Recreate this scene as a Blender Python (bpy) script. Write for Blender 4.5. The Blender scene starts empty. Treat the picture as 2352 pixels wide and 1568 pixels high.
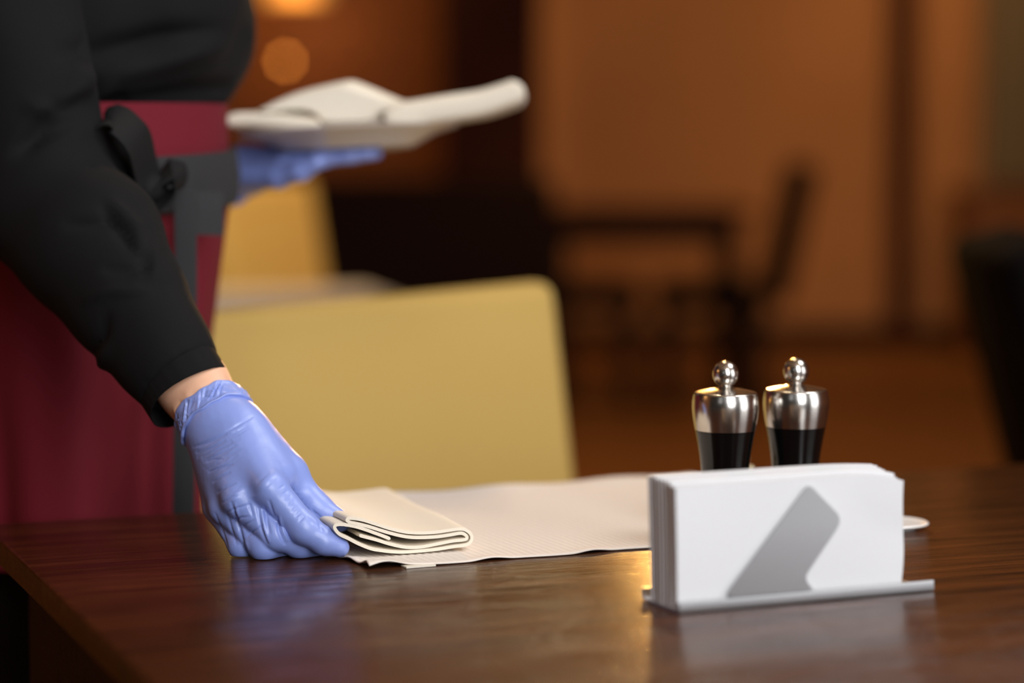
import bpy, bmesh, math, random
import numpy as np
from mathutils import Vector, Matrix

# ------------------------------------------------------------------ camera, light, exposure
S = bpy.context.scene
C = S.collection
rad = math.radians

cam_data = bpy.data.cameras.new('camera')
cam = bpy.data.objects.new('camera', cam_data)
C.objects.link(cam)
cam.location = (0, 0, 1.0715)
cam.rotation_euler = (rad(85.0), 0, 0)
cam_data.lens = 85.0
cam_data.sensor_width = 36.0
cam_data.clip_end = 60
cam_data.dof.use_dof = True
cam_data.dof.focus_distance = 1.815
cam_data.dof.aperture_fstop = 1.9
cam_data.dof.aperture_blades = 9
# CAMERA-END
S.camera = cam

S.view_settings.view_transform = 'Standard'
S.view_settings.look = 'None'
S.view_settings.gamma = 1.0
S.view_settings.use_curve_mapping = False
S.view_settings.exposure = 0.0

world = bpy.data.worlds.new('room_air')
S.world = world
world.use_nodes = True
world.node_tree.nodes['Background'].inputs[0].default_value = (0.9, 0.75, 0.6, 1)
world.node_tree.nodes['Background'].inputs[1].default_value = 0.028


def area(name, loc, target, sx, sy, power, col, spread=180):
    l = bpy.data.lights.new(name, 'AREA')
    l.shape = 'RECTANGLE'; l.size = sx; l.size_y = sy
    l.energy = power; l.color = col; l.spread = rad(spread)
    o = bpy.data.objects.new(name, l); C.objects.link(o)
    o.location = loc
    o.rotation_euler = (Vector(target) - Vector(loc)).to_track_quat('-Z', 'Y').to_euler()
    return o


def point(name, loc, r, power, col):
    l = bpy.data.lights.new(name, 'POINT')
    l.shadow_soft_size = r; l.energy = power; l.color = col
    o = bpy.data.objects.new(name, l); C.objects.link(o); o.location = loc
    return o


def spot(name, loc, target, ang, power, col, r=.06):
    l = bpy.data.lights.new(name, 'SPOT')
    l.shadow_soft_size = r; l.energy = power; l.color = col
    l.spot_size = rad(ang); l.spot_blend = .7
    o = bpy.data.objects.new(name, l); C.objects.link(o); o.location = loc
    o.rotation_euler = (Vector(target) - Vector(loc)).to_track_quat('-Z', 'Y').to_euler()
    return o


DAY = (0.97, 0.98, 1.0)
WARM = (1.0, 0.66, 0.30)
# daylight from the tall windows of the dining room, behind and to the right of the camera, then an added left fill
area('window_light', (0.80, -0.45, 1.95), (-0.1, 1.8, 0.9), 0.95, 2.2, 64, DAY)
area('window_light_side', (2.9, 0.5, 1.5), (0.1, 1.8, 0.8), 1.6, 2.2, 34, DAY)
area('left_fill_light', (-1.3, -1.6, 2.1), (-0.2, 2.0, 0.8), 0.8, 1.2, 1.5, DAY)  # weak unseen fill added on the left for the steel to reflect, no window
# soft unseen fill added overhead to brighten upward faces on the near table
area('overhead_fill_light', (1.2, 2.0, 2.9), (0.2, 1.85, 0.7), 1.2, 1.2, 40, (0.98, 0.98, 0.98))
# warm ceiling downlights further in
spot('downlight', (1.5, 9.6, 2.9), (1.6, 11.9, 1.1), 90, 62, WARM)
spot('downlight', (-0.8, 9.2, 2.9), (-0.9, 11.6, 1.3), 70, 40, WARM)
spot('downlight', (2.6, 10.2, 2.9), (2.5, 11.9, 1.0), 80, 40, WARM)
spot('downlight', (1.2, 8.0, 2.9), (1.4, 9.0, 0.0), 100, 80, WARM)
spot('downlight', (-0.6, 4.2, 2.9), (-0.9, 5.7, 0.7), 60, 240, (1.0, 0.72, 0.40))
spot('downlight', (0.1, 3.6, 2.9), (0.2, 2.4, 0.7), 60, 30, (1.0, 0.78, 0.5))
point('warm_fill_left', (-1.5, 1.75, 1.55), 0.12, 4, (1.0, 0.50, 0.18))  # unseen warm fill added to tint the left side of the paper stack
point('sconce_light', (-1.02, 11.4, 1.62), 0.08, 8.0, (1.0, 0.55, 0.2))
point('pendant_light', (0.38, 6.0, 1.62), 0.06, 24, (1.0, 0.55, 0.17))
spot('pendant_glow', (0.38, 6.0, 1.60), (0.09, 1.62, 0.75), 13, 190, (1.0, 0.50, 0.13), .06)


# ------------------------------------------------------------------ materials
def lin(c):
    return tuple(((v / 255) / 12.92 if v <= 10 else (((v / 255) + .055) / 1.055) ** 2.4) for v in c)


def mat(name, rgb, rough=.6, metal=0.0, spec=.5, bump=None, var=None, coat=0.0, sheen=0.0, emit=None, aniso=0.0):
    m = bpy.data.materials.new(name); m.use_nodes = True
    nt = m.node_tree; b = nt.nodes['Principled BSDF']
    c = lin(rgb)
    b.inputs['Base Color'].default_value = (*c, 1)
    b.inputs['Roughness'].default_value = rough
    b.inputs['Metallic'].default_value = metal
    b.inputs['Specular IOR Level'].default_value = spec
    b.inputs['Coat Weight'].default_value = coat
    b.inputs['Sheen Weight'].default_value = sheen
    b.inputs['Anisotropic'].default_value = aniso
    if emit:
        b.inputs['Emission Color'].default_value = (*lin(emit[0]), 1)
        b.inputs['Emission Strength'].default_value = emit[1]
    tc = nt.nodes.new('ShaderNodeTexCoord')
    if var:
        n = nt.nodes.new('ShaderNodeTexNoise'); n.inputs['Scale'].default_value = var[0]; n.inputs['Detail'].default_value = 5
        r = nt.nodes.new('ShaderNodeMix'); r.data_type = 'RGBA'
        r.inputs[6].default_value = (*[v * (1 - var[1]) for v in c], 1)
        r.inputs[7].default_value = (*[min(1, v * (1 + var[1])) for v in c], 1)
        nt.links.new(tc.outputs['Object'], n.inputs['Vector'])
        nt.links.new(n.outputs['Fac'], r.inputs[0]); nt.links.new(r.outputs[2], b.inputs['Base Color'])
    if bump:
        n = nt.nodes.new('ShaderNodeTexNoise'); n.inputs['Scale'].default_value = bump[0]; n.inputs['Detail'].default_value = 6
        u = nt.nodes.new('ShaderNodeBump'); u.inputs['Strength'].default_value = bump[1]; u.inputs['Distance'].default_value = bump[2] if len(bump) > 2 else .001
        nt.links.new(tc.outputs['Object'], n.inputs['Vector'])
        nt.links.new(n.outputs['Fac'], u.inputs['Height']); nt.links.new(u.outputs['Normal'], b.inputs['Normal'])
    return m


def weave(m, scale, rot, strength=.5, dist=.0004):
    """adds a fine twill relief to a cloth material"""
    nt = m.node_tree; b = nt.nodes['Principled BSDF']
    tc = nt.nodes.new('ShaderNodeTexCoord'); mp = nt.nodes.new('ShaderNodeMapping')
    mp.inputs['Rotation'].default_value = rot
    w = nt.nodes.new('ShaderNodeTexWave'); w.inputs['Scale'].default_value = scale; w.inputs['Distortion'].default_value = .6
    u = nt.nodes.new('ShaderNodeBump'); u.inputs['Strength'].default_value = strength; u.inputs['Distance'].default_value = dist
    nt.links.new(tc.outputs['Object'], mp.inputs['Vector']); nt.links.new(mp.outputs['Vector'], w.inputs['Vector'])
    nt.links.new(w.outputs['Fac'], u.inputs['Height']); nt.links.new(u.outputs['Normal'], b.inputs['Normal'])
    return m


def wood(name, dark, light, rot, rough=.32, scale=1.0, bump=.45, coat=0.0):
    m = bpy.data.materials.new(name); m.use_nodes = True
    nt = m.node_tree; b = nt.nodes['Principled BSDF']
    tc = nt.nodes.new('ShaderNodeTexCoord'); mp = nt.nodes.new('ShaderNodeMapping')
    mp.inputs['Rotation'].default_value = (0, 0, rot)
    mp2 = nt.nodes.new('ShaderNodeMapping'); mp2.inputs['Scale'].default_value = (1.6 * scale, 26 * scale, 26 * scale)
    n = nt.nodes.new('ShaderNodeTexNoise'); n.inputs['Scale'].default_value = 2.2; n.inputs['Detail'].default_value = 8; n.inputs['Roughness'].default_value = .62; n.inputs['Distortion'].default_value = .5
    mp3 = nt.nodes.new('ShaderNodeMapping'); mp3.inputs['Scale'].default_value = (5 * scale, 190 * scale, 190 * scale)
    n2 = nt.nodes.new('ShaderNodeTexNoise'); n2.inputs['Scale'].default_value = 3; n2.inputs['Detail'].default_value = 4
    r = nt.nodes.new('ShaderNodeValToRGB')
    r.color_ramp.elements[0].position = .33; r.color_ramp.elements[0].color = (*lin(dark), 1)
    r.color_ramp.elements[1].position = .68; r.color_ramp.elements[1].color = (*lin(light), 1)
    r2 = nt.nodes.new('ShaderNodeValToRGB')
    r2.color_ramp.elements[0].position = .38; r2.color_ramp.elements[0].color = (.30, .28, .26, 1)
    r2.color_ramp.elements[1].position = .52; r2.color_ramp.elements[1].color = (1, 1, 1, 1)
    mx = nt.nodes.new('ShaderNodeMix'); mx.data_type = 'RGBA'; mx.blend_type = 'MULTIPLY'; mx.inputs[0].default_value = .8
    u = nt.nodes.new('ShaderNodeBump'); u.inputs['Strength'].default_value = bump; u.inputs['Distance'].default_value = .0006
    L = nt.links.new
    L(tc.outputs['Object'], mp.inputs['Vector'])
    L(mp.outputs['Vector'], mp2.inputs['Vector']); L(mp.outputs['Vector'], mp3.inputs['Vector'])
    L(mp2.outputs['Vector'], n.inputs['Vector']); L(mp3.outputs['Vector'], n2.inputs['Vector'])
    L(n.outputs['Fac'], r.inputs['Fac']); L(n2.outputs['Fac'], r2.inputs['Fac'])
    L(r.outputs['Color'], mx.inputs[6]); L(r2.outputs['Color'], mx.inputs[7]); L(mx.outputs[2], b.inputs['Base Color'])
    L(r2.outputs['Color'], u.inputs['Height']); L(u.outputs['Normal'], b.inputs['Normal'])
    b.inputs['Roughness'].default_value = rough
    b.inputs['Coat Weight'].default_value = coat
    b.inputs['Specular IOR Level'].default_value = .5 if rough < .5 else .2
    return m


TA = rad(21.4)          # direction of the dining table's long edge
M = {}
M['table'] = wood('dark_stained_oak', (46, 22, 10), (98, 53, 24), -TA, rough=.19)
M['table_edge'] = wood('oak_edge', (50, 32, 10), (92, 60, 22), -TA, rough=.4)
M['dark_wood'] = wood('dark_wood', (26, 12, 6), (50, 24, 10), 0, rough=.7)
M['red_wood'] = wood('mahogany', (58, 22, 7), (82, 32, 10), 0, rough=.75)
M['panel'] = wood('panelling_wood', (112, 64, 28), (150, 88, 40), 0, rough=.5)
M['floor'] = wood('floor_wood', (120, 72, 28), (160, 98, 42), 0, rough=.45)
M['wall'] = mat('ochre_plaster', (190, 128, 78), .85, bump=(40, .3), var=(3, .12))
M['ceiling'] = mat('ceiling_paint', (190, 170, 145), .9)
M['glove'] = mat('nitrile', (133, 152, 220), .40, spec=.75, bump=(420, .15, .0006))
M['skin'] = mat('skin', (230, 178, 146), .5, bump=(300, .2, .0006), var=(40, .12))
M['shirt'] = mat('black_cotton', (12, 12, 14), .85, spec=.2, bump=(900, .3, .0005))
M['apron'] = mat('burgundy_cotton', (104, 20, 34), .85, spec=.25, bump=(600, .2))
M['tie'] = mat('charcoal_cotton', (44, 44, 46), .85, spec=.3, bump=(600, .2))
M['black_tie'] = mat('black_tape', (9, 9, 10), .8, spec=.3)
M['hair'] = mat('dark_hair', (30, 20, 14), .5)
M['yellow'] = weave(mat('mustard_fabric', (190, 158, 88), .8, spec=.25), 60, (0, 0, .3), .15)
M['napkin'] = weave(mat('ecru_twill', (236, 226, 208), .85, spec=.2), 430, (.3, .9, .6), .3, .0005)
M['mat'] = weave(mat('ecru_placemat', (230, 220, 210), .85, spec=.2), 420, (0, 0, -TA), .3, .0003)
M['label'] = weave(mat('white_tape', (240, 232, 216), .8), 300, (0, 0, -TA), .5, .0004)
M['paper'] = mat('white_paper', (212, 212, 214), .9, spec=.2, bump=(160, .15))
M['steel'] = mat('brushed_steel', (178, 178, 180), .34, metal=1.0, bump=(700, .06, .0004), aniso=.4)
M['mill_steel'] = mat('satin_steel', (205, 200, 194), .2, metal=1.0)
M['mill_black'] = mat('black_lacquer', (8, 8, 8), .16, spec=.5)
M['porcelain'] = mat('white_porcelain', (226, 224, 222), .25)
M['plate'] = mat('plate_glaze', (206, 200, 198), .3)
M['dark_leather'] = mat('dark_leather', (30, 12, 5), .85, spec=.15, bump=(80, .3))
M['black_leather'] = mat('black_leather', (9, 5, 6), .9, spec=.1)
M['lamp_shade'] = mat('glowing_shade', (255, 190, 100), .8, emit=((255, 178, 90), .58))
M['bulb'] = mat('lamp_bulb', (255, 200, 120), .5, emit=((255, 150, 60), 9))
M['brass'] = mat('aged_brass', (120, 84, 40), .4, metal=1.0)
M['laminate'] = mat('pale_laminate', (196, 190, 184), .4)
M['curtain'] = mat('grey_linen', (120, 104, 80), .9, bump=(200, .3))
M['black_metal'] = mat('black_metal', (20, 18, 17), .5)


# ------------------------------------------------------------------ mesh helpers
def base(o, parent=None):
    C.objects.link(o)
    if parent is not None:
        o.parent = parent
        loc = Vector(parent.location)
        if parent.parent is not None:
            loc = Vector((0, 0, 0))
        o.matrix_parent_inverse = Matrix.Translation(-loc) if parent.type == 'EMPTY' else Matrix.Identity(4)
    return o


def mesh_obj(name, verts, faces, m, parent=None, smooth=True):
    me = bpy.data.meshes.new(name)
    if isinstance(verts, np.ndarray): verts = verts.tolist()
    if isinstance(faces, np.ndarray): faces = faces.tolist()
    me.from_pydata(verts, [], faces)
    me.materials.append(m)
    me.polygons.foreach_set('use_smooth', [smooth] * len(me.polygons))
    me.update()
    o = bpy.data.objects.new(name, me)
    return base(o, parent)


def bm_obj(name, bm, m, parent=None, smooth=False):
    bmesh.ops.recalc_face_normals(bm, faces=bm.faces)
    me = bpy.data.meshes.new(name)
    bm.to_mesh(me); bm.free()
    me.materials.append(m)
    me.polygons.foreach_set('use_smooth', [smooth] * len(me.polygons))
    if smooth:
        me.set_sharp_from_angle(angle=rad(40))
    o = bpy.data.objects.new(name, me)
    return base(o, parent)


def thing(name, label, cat, loc=(0, 0, 0), group=None):
    o = bpy.data.objects.new(name, None); C.objects.link(o)
    o.empty_display_size = .05
    o.location = loc
    return tag(o, label, cat, group)


def tag(o, label, cat, group=None):
    o['label'] = label; o['category'] = cat
    if group: o['group'] = group
    return o


def structure(o):
    o['kind'] = 'structure'
    return o


def add_box(bm, c, size, mtx=None, bevel=0.0, seg=2):
    r = bmesh.ops.create_cube(bm, size=1.0)
    vs = r['verts']
    bmesh.ops.scale(bm, vec=size, verts=vs)
    if bevel:
        es = list({e for v in vs for e in v.link_edges})
        r2 = bmesh.ops.bevel(bm, geom=es, offset=bevel, segments=seg, affect='EDGES', profile=.5)
        vs = list({v for f in r2['faces'] for v in f.verts} | {v for v in vs if v.is_valid})
    T = Matrix.Translation(c)
    if mtx is not None: T = T @ mtx
    bmesh.ops.transform(bm, matrix=T, verts=vs)
    return vs


def box(name, c, size, m, parent=None, mtx=None, bevel=.004, seg=2, smooth=True):
    bm = bmesh.new(); add_box(bm, c, size, mtx, bevel, seg)
    return bm_obj(name, bm, m, parent, smooth)


def lathe(name, prof, centre, m, parent=None, n=48, axis=None):
    vs, fs = [], []
    for (r, z) in prof:
        for k in range(n):
            a = 2 * math.pi * k / n
            vs.append(Vector((r * math.cos(a), r * math.sin(a), z)))
    for i in range(len(prof) - 1):
        for k in range(n):
            k2 = (k + 1) % n
            fs.append((i * n + k, i * n + k2, (i + 1) * n + k2, (i + 1) * n + k))
    fs.append(tuple(reversed(range(n))))
    fs.append(tuple((len(prof) - 1) * n + k for k in range(n)))
    R = axis if axis is not None else Matrix.Identity(3)
    vs = [tuple(R @ v + Vector(centre)) for v in vs]
    o = mesh_obj(name, vs, fs, m, parent)
    o.data.set_sharp_from_angle(angle=rad(35))
    return o


def smooth_prof(pts, sub=6):
    """Catmull-Rom through profile points"""
    out = []
    P = [pts[0]] + list(pts) + [pts[-1]]
    for i in range(1, len(P) - 2):
        p0, p1, p2, p3 = [np.array(P[j], float) for j in (i - 1, i, i + 1, i + 2)]
        for s in range(sub):
            t = s / sub
            out.append(tuple(.5 * ((2 * p1) + (-p0 + p2) * t + (2 * p0 - 5 * p1 + 4 * p2 - p3) * t * t + (-p0 + 3 * p1 - 3 * p2 + p3) * t ** 3)))
    out.append(tuple(map(float, pts[-1])))
    return out


def loft(name, rings, m, parent=None, caps=(True, True), closed=True):
    """rings: list of equal-length point lists"""
    n = len(rings[0]); vs = [tuple(map(float, p)) for r in rings for p in r]; fs = []
    for i in range(len(rings) - 1):
        for k in range(n if closed else n - 1):
            k2 = (k + 1) % n
            fs.append((i * n + k, i * n + k2, (i + 1) * n + k2, (i + 1) * n + k))
    if caps[0]: fs.append(tuple(reversed(range(n))))
    if caps[1]: fs.append(tuple((len(rings) - 1) * n + k for k in range(n)))
    bm = bmesh.new()
    bv = [bm.verts.new(v) for v in vs]
    for f in fs: bm.faces.new([bv[i] for i in f])
    return bm_obj(name, bm, m, parent, True)


def sines(seed, n, freq):
    r = np.random.RandomState(seed)
    k = r.normal(size=(n, 3)); k /= np.linalg.norm(k, axis=1)[:, None]
    k *= freq * r.uniform(.6, 1.6, size=(n, 1))
    ph = r.uniform(0, 6.28, n)
    return lambda p: np.sin(p @ k.T.astype(np.float32) + ph.astype(np.float32)).sum(1) / n


# ---- distance-field surfaces (bodies, gloves, clothes)
def smin(a, b, k):
    h = np.maximum(k - np.abs(a - b), 0) / k
    return np.minimum(a, b) - h * h * k * .25


def smax(a, b, k):
    return -smin(-a, -b, k)


def cone(p, a, b, ra, rb, sc=(1, 1, 1)):
    s = np.array(sc, np.float32)
    a = np.array(a, np.float32) * s; b = np.array(b, np.float32) * s
    q = p * s
    ba = b - a
    t = np.clip(((q - a) @ ba) / max(float(ba @ ba), 1e-12), 0, 1)
    d = q - a - t[:, None] * ba
    return np.sqrt((d * d).sum(1)) - (ra + (rb - ra) * t)


def chain(p, pts, k=.004, sc=(1, 1, 1)):
    """pts: list of (x, y, z, r)"""
    d = None
    for a, b in zip(pts[:-1], pts[1:]):
        c = cone(p, a[:3], b[:3], a[3], b[3], sc)
        d = c if d is None else smin(d, c, k)
    return d


def surface_nets(fn, lo, hi, h, pad=0.0):
    B = 8
    lo = np.array(lo, float); hi = np.array(hi, float)
    nb = np.ceil((hi - lo) / (h * B)).astype(int)
    n = nb * B
    bi = np.stack(np.meshgrid(*[np.arange(k) for k in nb], indexing='ij'), -1).reshape(-1, 3)
    cen = (lo + (bi * B + (B - 1) / 2) * h).astype(np.float32)
    dc = fn(cen)
    D = np.ones(n, np.float32)
    D6 = D.reshape(nb[0], B, nb[1], B, nb[2], B)
    keep = np.abs(dc) < B * h * 1.35 + pad
    ins = bi[dc < 0]
    D6[ins[:, 0], :, ins[:, 1], :, ins[:, 2], :] = -1
    off = np.stack(np.meshgrid(*[np.arange(B)] * 3, indexing='ij'), -1).reshape(1, -1, 3)
    kb = bi[keep]
    for s in range(0, len(kb), 600):
        q = kb[s:s + 600]
        pts = (lo + (q[:, None, :] * B + off) * h).reshape(-1, 3).astype(np.float32)
        D6[q[:, 0], :, q[:, 1], :, q[:, 2], :] = fn(pts).reshape(-1, B, B, B)
    I = D < 0
    cnt = np.zeros(n - 1, np.int8)
    for c in np.ndindex(2, 2, 2):
        cnt += I[c[0]:n[0] - 1 + c[0], c[1]:n[1] - 1 + c[1], c[2]:n[2] - 1 + c[2]]
    act = (cnt > 0) & (cnt < 8)
    idx = np.argwhere(act)
    vid = np.full(n - 1, -1, np.int64); vid[act] = np.arange(len(idx))
    acc = np.zeros((len(idx), 3)); num = np.zeros(len(idx))
    corners = list(np.ndindex(2, 2, 2))
    for a in corners:
        for ax in range(3):
            if a[ax]: continue
            b = list(a); b[ax] = 1
            v0 = D[tuple((idx + a).T)]; v1 = D[tuple((idx + b).T)]
            m = (v0 < 0) != (v1 < 0)
            t = np.where(m, v0 / np.where(m, v0 - v1, 1), 0)
            e = np.array(a, float)[None].repeat(len(idx), 0); e[:, ax] += t
            acc[m] += e[m]; num += m
    verts = lo + (idx + acc / num[:, None]) * h
    faces = []
    for ax in range(3):
        b, c = (ax + 1) % 3, (ax + 2) % 3
        sl0 = [slice(None)] * 3; sl1 = [slice(None)] * 3
        sl0[ax] = slice(0, n[ax] - 1); sl1[ax] = slice(1, n[ax])
        ch = I[tuple(sl0)] != I[tuple(sl1)]
        p = np.argwhere(ch)
        ok = (p[:, b] > 0) & (p[:, c] > 0) & (p[:, b] < n[b] - 1) & (p[:, c] < n[c] - 1)
        p = p[ok]
        eb = np.zeros(3, int); eb[b] = 1
        ec = np.zeros(3, int); ec[c] = 1
        q = np.stack([vid[tuple((p - eb - ec).T)], vid[tuple((p - ec).T)], vid[tuple(p.T)], vid[tuple((p - eb).T)]], 1)
        inside = I[tuple(p.T)]
        q[~inside] = q[~inside][:, ::-1]
        faces.append(q)
    faces = np.concatenate(faces)
    faces = faces[(faces >= 0).all(1)]
    return verts, faces


def normals(v, f):
    a = np.cross(v[f[:, 2]] - v[f[:, 0]], v[f[:, 3]] - v[f[:, 1]])
    nr = np.zeros_like(v)
    for k in range(4):
        for ax in range(3):
            nr[:, ax] += np.bincount(f[:, k], a[:, ax], len(v))
    return nr / np.maximum(np.linalg.norm(nr, axis=1), 1e-12)[:, None]


def relax(v, f, it=1):
    e = np.concatenate([f[:, [0, 1]], f[:, [1, 2]], f[:, [2, 3]], f[:, [3, 0]]])
    e = np.concatenate([e, e[:, ::-1]])
    num = np.bincount(e[:, 0], minlength=len(v))[:, None]
    for _ in range(it):
        s = np.stack([np.bincount(e[:, 0], v[e[:, 1], ax], len(v)) for ax in range(3)], 1)
        v = .5 * v + .5 * s / np.maximum(num, 1)
    return v


def crease(v, n, lines, facing=-.05):
    """raise (+) or sink (-) soft folds along short polylines seen from the room side"""
    d = np.zeros(len(v))
    front = np.clip((-n[:, 1] - facing) * 4, 0, 1)
    for (pts, w, amp) in lines:
        best = np.full(len(v), 9.0); tt = np.zeros(len(v))
        L = len(pts) - 1
        for i in range(L):
            a = np.array((pts[i][0], pts[i][2])); b = np.array((pts[i + 1][0], pts[i + 1][2]))
            q = v[:, [0, 2]]
            t = np.clip(((q - a) @ (b - a)) / ((b - a) @ (b - a)), 0, 1)
            dd = np.hypot(*(q - a - t[:, None] * (b - a)).T)
            m = dd < best
            best[m] = dd[m]; tt[m] = (i + t[m]) / L
        d += amp * np.exp(-(best / w) ** 2) * np.sin(np.clip(tt * .86 + .07, 0, 1) * math.pi) ** .6
    return v + n * (d * front)[:, None]


# ------------------------------------------------------------------ the room
def plane_box(name, x0, x1, y0, y1, z0, z1, m, parent=None):
    return box(name, ((x0 + x1) / 2, (y0 + y1) / 2, (z0 + z1) / 2), (x1 - x0, y1 - y0, z1 - z0), m, parent, bevel=0, smooth=False)


structure(plane_box('floor', -4.2, 4.6, -0.4, 12.2, -0.1, 0, M['floor']))
structure(plane_box('ceiling', -4.2, 4.6, -0.4, 12.2, 3.0, 3.1, M['ceiling']))
wb = structure(plane_box('wall_back', -4.2, 4.6, 12.0, 12.2, 0, 3.0, M['wall']))
structure(plane_box('wall_left', -4.3, -4.2, -0.4, 12.2, 0, 3.0, M['wall']))
structure(plane_box('wall_right', 4.6, 4.7, -0.4, 12.2, 0, 3.0, M['wall']))
structure(plane_box('baseboard_back', 0.2, 4.6, 11.975, 12.0, 0, 0.11, M['dark_wood']))
structure(plane_box('trim_1', 1.8609, 1.9894, 11.9, 12.0, 0, 3.0, M['red_wood']))
# horizontal boards that clad the left of the back wall
for k in range(13):
    z = .02 + k * .228
    box('plank', (-2.05, 11.97, z + .112), (3.6, .05, .222), M['panel'], wb, bevel=.008, seg=1)
p = structure(box('pillar', ((-0.2955 + 0.1175) / 2, 10.35, 1.5), (.42, .34, 3.0), M['red_wood'], bevel=.01))

# ------------------------------------------------------------------ dining table
T0 = Vector((-0.4325, 1.957, 0))        # far left corner
ex = Vector((math.cos(TA), math.sin(TA), 0)); ey = Vector((-math.sin(TA), math.cos(TA), 0))
TL, TW = 1.5, .9
RT = Matrix.Rotation(TA, 4, 'Z')


def tp(u, v, z):
    """table coordinates: u along the long edge, v from the far edge back towards the camera"""
    return T0 + ex * u - ey * v + Vector((0, 0, z))


dt = thing('dining_table', 'dark-stained wooden dining table with wood grain, nearest to the camera', 'table', tp(TL / 2, TW / 2, 0))
top = box('table_top', tp(TL / 2, TW / 2, .739), (TL, TW, .022), M['table'], dt, RT, bevel=.0025, seg=2)
# the banded edge, a paler strip along the sides
top.data.materials.append(M['table_edge'])
for f in top.data.polygons:
    if abs(f.normal.z) < .3: f.material_index = 1
box('apron_frame', tp(TL / 2, TW / 2, .66), (TL - .06, TW - .06, .134), M['dark_wood'], dt, RT)
for u in (.1, TL - .1):
    for v in (.1, TW - .1):
        box('leg', tp(u, v, .297), (.09, .09, .594), M['dark_wood'], dt, RT)

# ------------------------------------------------------------------ placemat
mu, mv = .45, .335
MO = Vector((-0.1051, 1.7481, 0.7500)); MA = rad(24.3)
mx_, my_ = Vector((math.cos(MA), math.sin(MA), 0)), Vector((-math.sin(MA), math.cos(MA), 0))
mtx = .0009
rs = random.Random(4)
nu, nv = 300, 70
vt, vbt = [], []
for j in range(nv + 1):
    for i in range(nu + 1):
        u = mu * i / nu; v = mv * j / nv
        e0 = .0016 * math.sin(u * 70) + .0012 * math.sin(u * 23 + 1)         # wavy near hem
        uu = u + .0022 * math.sin(v * 60 + .6) * max(0, 1 - u / .025) - .03 * max(0, v - .02) * (1 - i / nu) * .3
        vv = v + e0 * max(0, 1 - v / .02)
        rib = .00035 * math.sin(u / .0062 * 2 * math.pi) * min(1, max(0, v - .003) / .008)
        # lifted and rumpled at the near left corner, where a finger pushes it
        c = math.exp(-((u - .010) / .03) ** 2 - (v / .022) ** 2)
        lift = .0026 * c * (1 + .25 * math.sin(u * 110 + v * 90)) + .0012 * math.exp(-(u / .012) ** 2) * (1 + math.sin(v * 190)) * min(1, v / .01) + .0016 * math.exp(-(v / .012) ** 2) * max(0, math.sin(u * 75 + .4)) ** 2 \
            + .0022 * math.exp(-((mv - v) / .02) ** 2) * (.5 + .5 * math.sin(u * 55))
        z = .7503 + max(0, rib + .0004) + lift
        P = MO + mx_ * uu + my_ * vv
        vt.append((P.x, P.y, z + mtx)); vbt.append((P.x, P.y, z))
N1 = nu + 1; off = len(vt)
fs = []
for j in range(nv):
    for i in range(nu):
        a = j * N1 + i
        fs.append((a, a + 1, a + 1 + N1, a + N1)); fs.append((off + a, off + a + N1, off + a + 1 + N1, off + a + 1))
rim = [i for i in range(N1)] + [j * N1 + nu for j in range(1, nv + 1)] + [nv * N1 + i for i in range(nu - 1, -1, -1)] + [j * N1 for j in range(nv - 1, 0, -1)]
for a, b in zip(rim, rim[1:] + rim[:1]): fs.append((a, off + a, off + b, b))
pm = mesh_obj('placemat', vt + vbt, fs, M['mat'])
tag(pm, 'cream ribbed cloth placemat lying flat under the folded napkin', 'placemat')
# woven tape label peeping out under the near hem
L0 = MO + mx_ * .0285 + my_ * -.0035
lab = []
lr = random.Random(2)
rings = []
for i in range(13):
    P = L0 + mx_ * (.0235 * i / 12)
    w = .0004 * (i % 2)
    Q = P + my_ * .011
    rings.append([(P.x, P.y - w, .7503), (Q.x, Q.y, .7503), (Q.x, Q.y, .7512), (P.x, P.y - w, .7516)])
o = loft('sewn_label', rings, M['label'], pm); o['label'] = 'small white woven label at the hem'

# ------------------------------------------------------------------ folded napkin under the fingers
prof = [(-0.0643, 0.0135), (-0.0699, 0.0160), (-0.0760, 0.0185), (-0.0822, 0.0211), (-0.0883, 0.0234), (-0.0950, 0.0253), (-0.1017, 0.0266), (-0.1060, 0.0265), (-0.1075, 0.0250), (-0.1063, 0.0223), (-0.1030, 0.0189), (-0.0957, 0.0151), (-0.0890, 0.0113), (-0.0792, 0.0069),
        (-0.0699, 0.0047), (-0.0607, 0.0032), (-0.0514, 0.0025), (-0.0389, 0.0025), (-0.0263, 0.0029), (-0.0137, 0.0040), (-0.0030, 0.0047), (0.0008, 0.0066), (0.0022, 0.0101), (0.0005, 0.0138), (-0.0036, 0.0165), (-0.0086, 0.0173), (-0.0169, 0.0168), (-0.0263, 0.0161), (-0.0388, 0.0162), (-0.0513, 0.0177), (-0.0637, 0.0211), (-0.0760, 0.0256), (-0.0846, 0.0287),
        (-0.0919, 0.0305), (-0.0965, 0.0308), (-0.0977, 0.0295), (-0.0950, 0.0276), (-0.0883, 0.0259), (-0.0791, 0.0231), (-0.0699, 0.0197), (-0.0575, 0.0157), (-0.0482, 0.0136), (-0.0388, 0.0127), (-0.0263, 0.0125), (-0.0150, 0.0133), (-0.0068, 0.0140), (-0.0026, 0.0121), (-0.0020, 0.0095), (-0.0055, 0.0087), (-0.0137, 0.0084), (-0.0263, 0.0069), (-0.0389, 0.0055), (-0.0513, 0.0061), (-0.0637, 0.0093), (-0.0748, 0.0133), (-0.0822, 0.0156), (-0.0874, 0.0173)]
prof = smooth_prof(prof, 4)
NO = Vector((-0.0326, 1.8241, 0.7525)); NA = rad(22)
nx_, ny_ = Vector((math.cos(NA), math.sin(NA), 0)), Vector((-math.sin(rad(18)), math.cos(rad(18)), 0))
zmin = min(q[1] for q in prof)
pa = np.array(prof)
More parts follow.
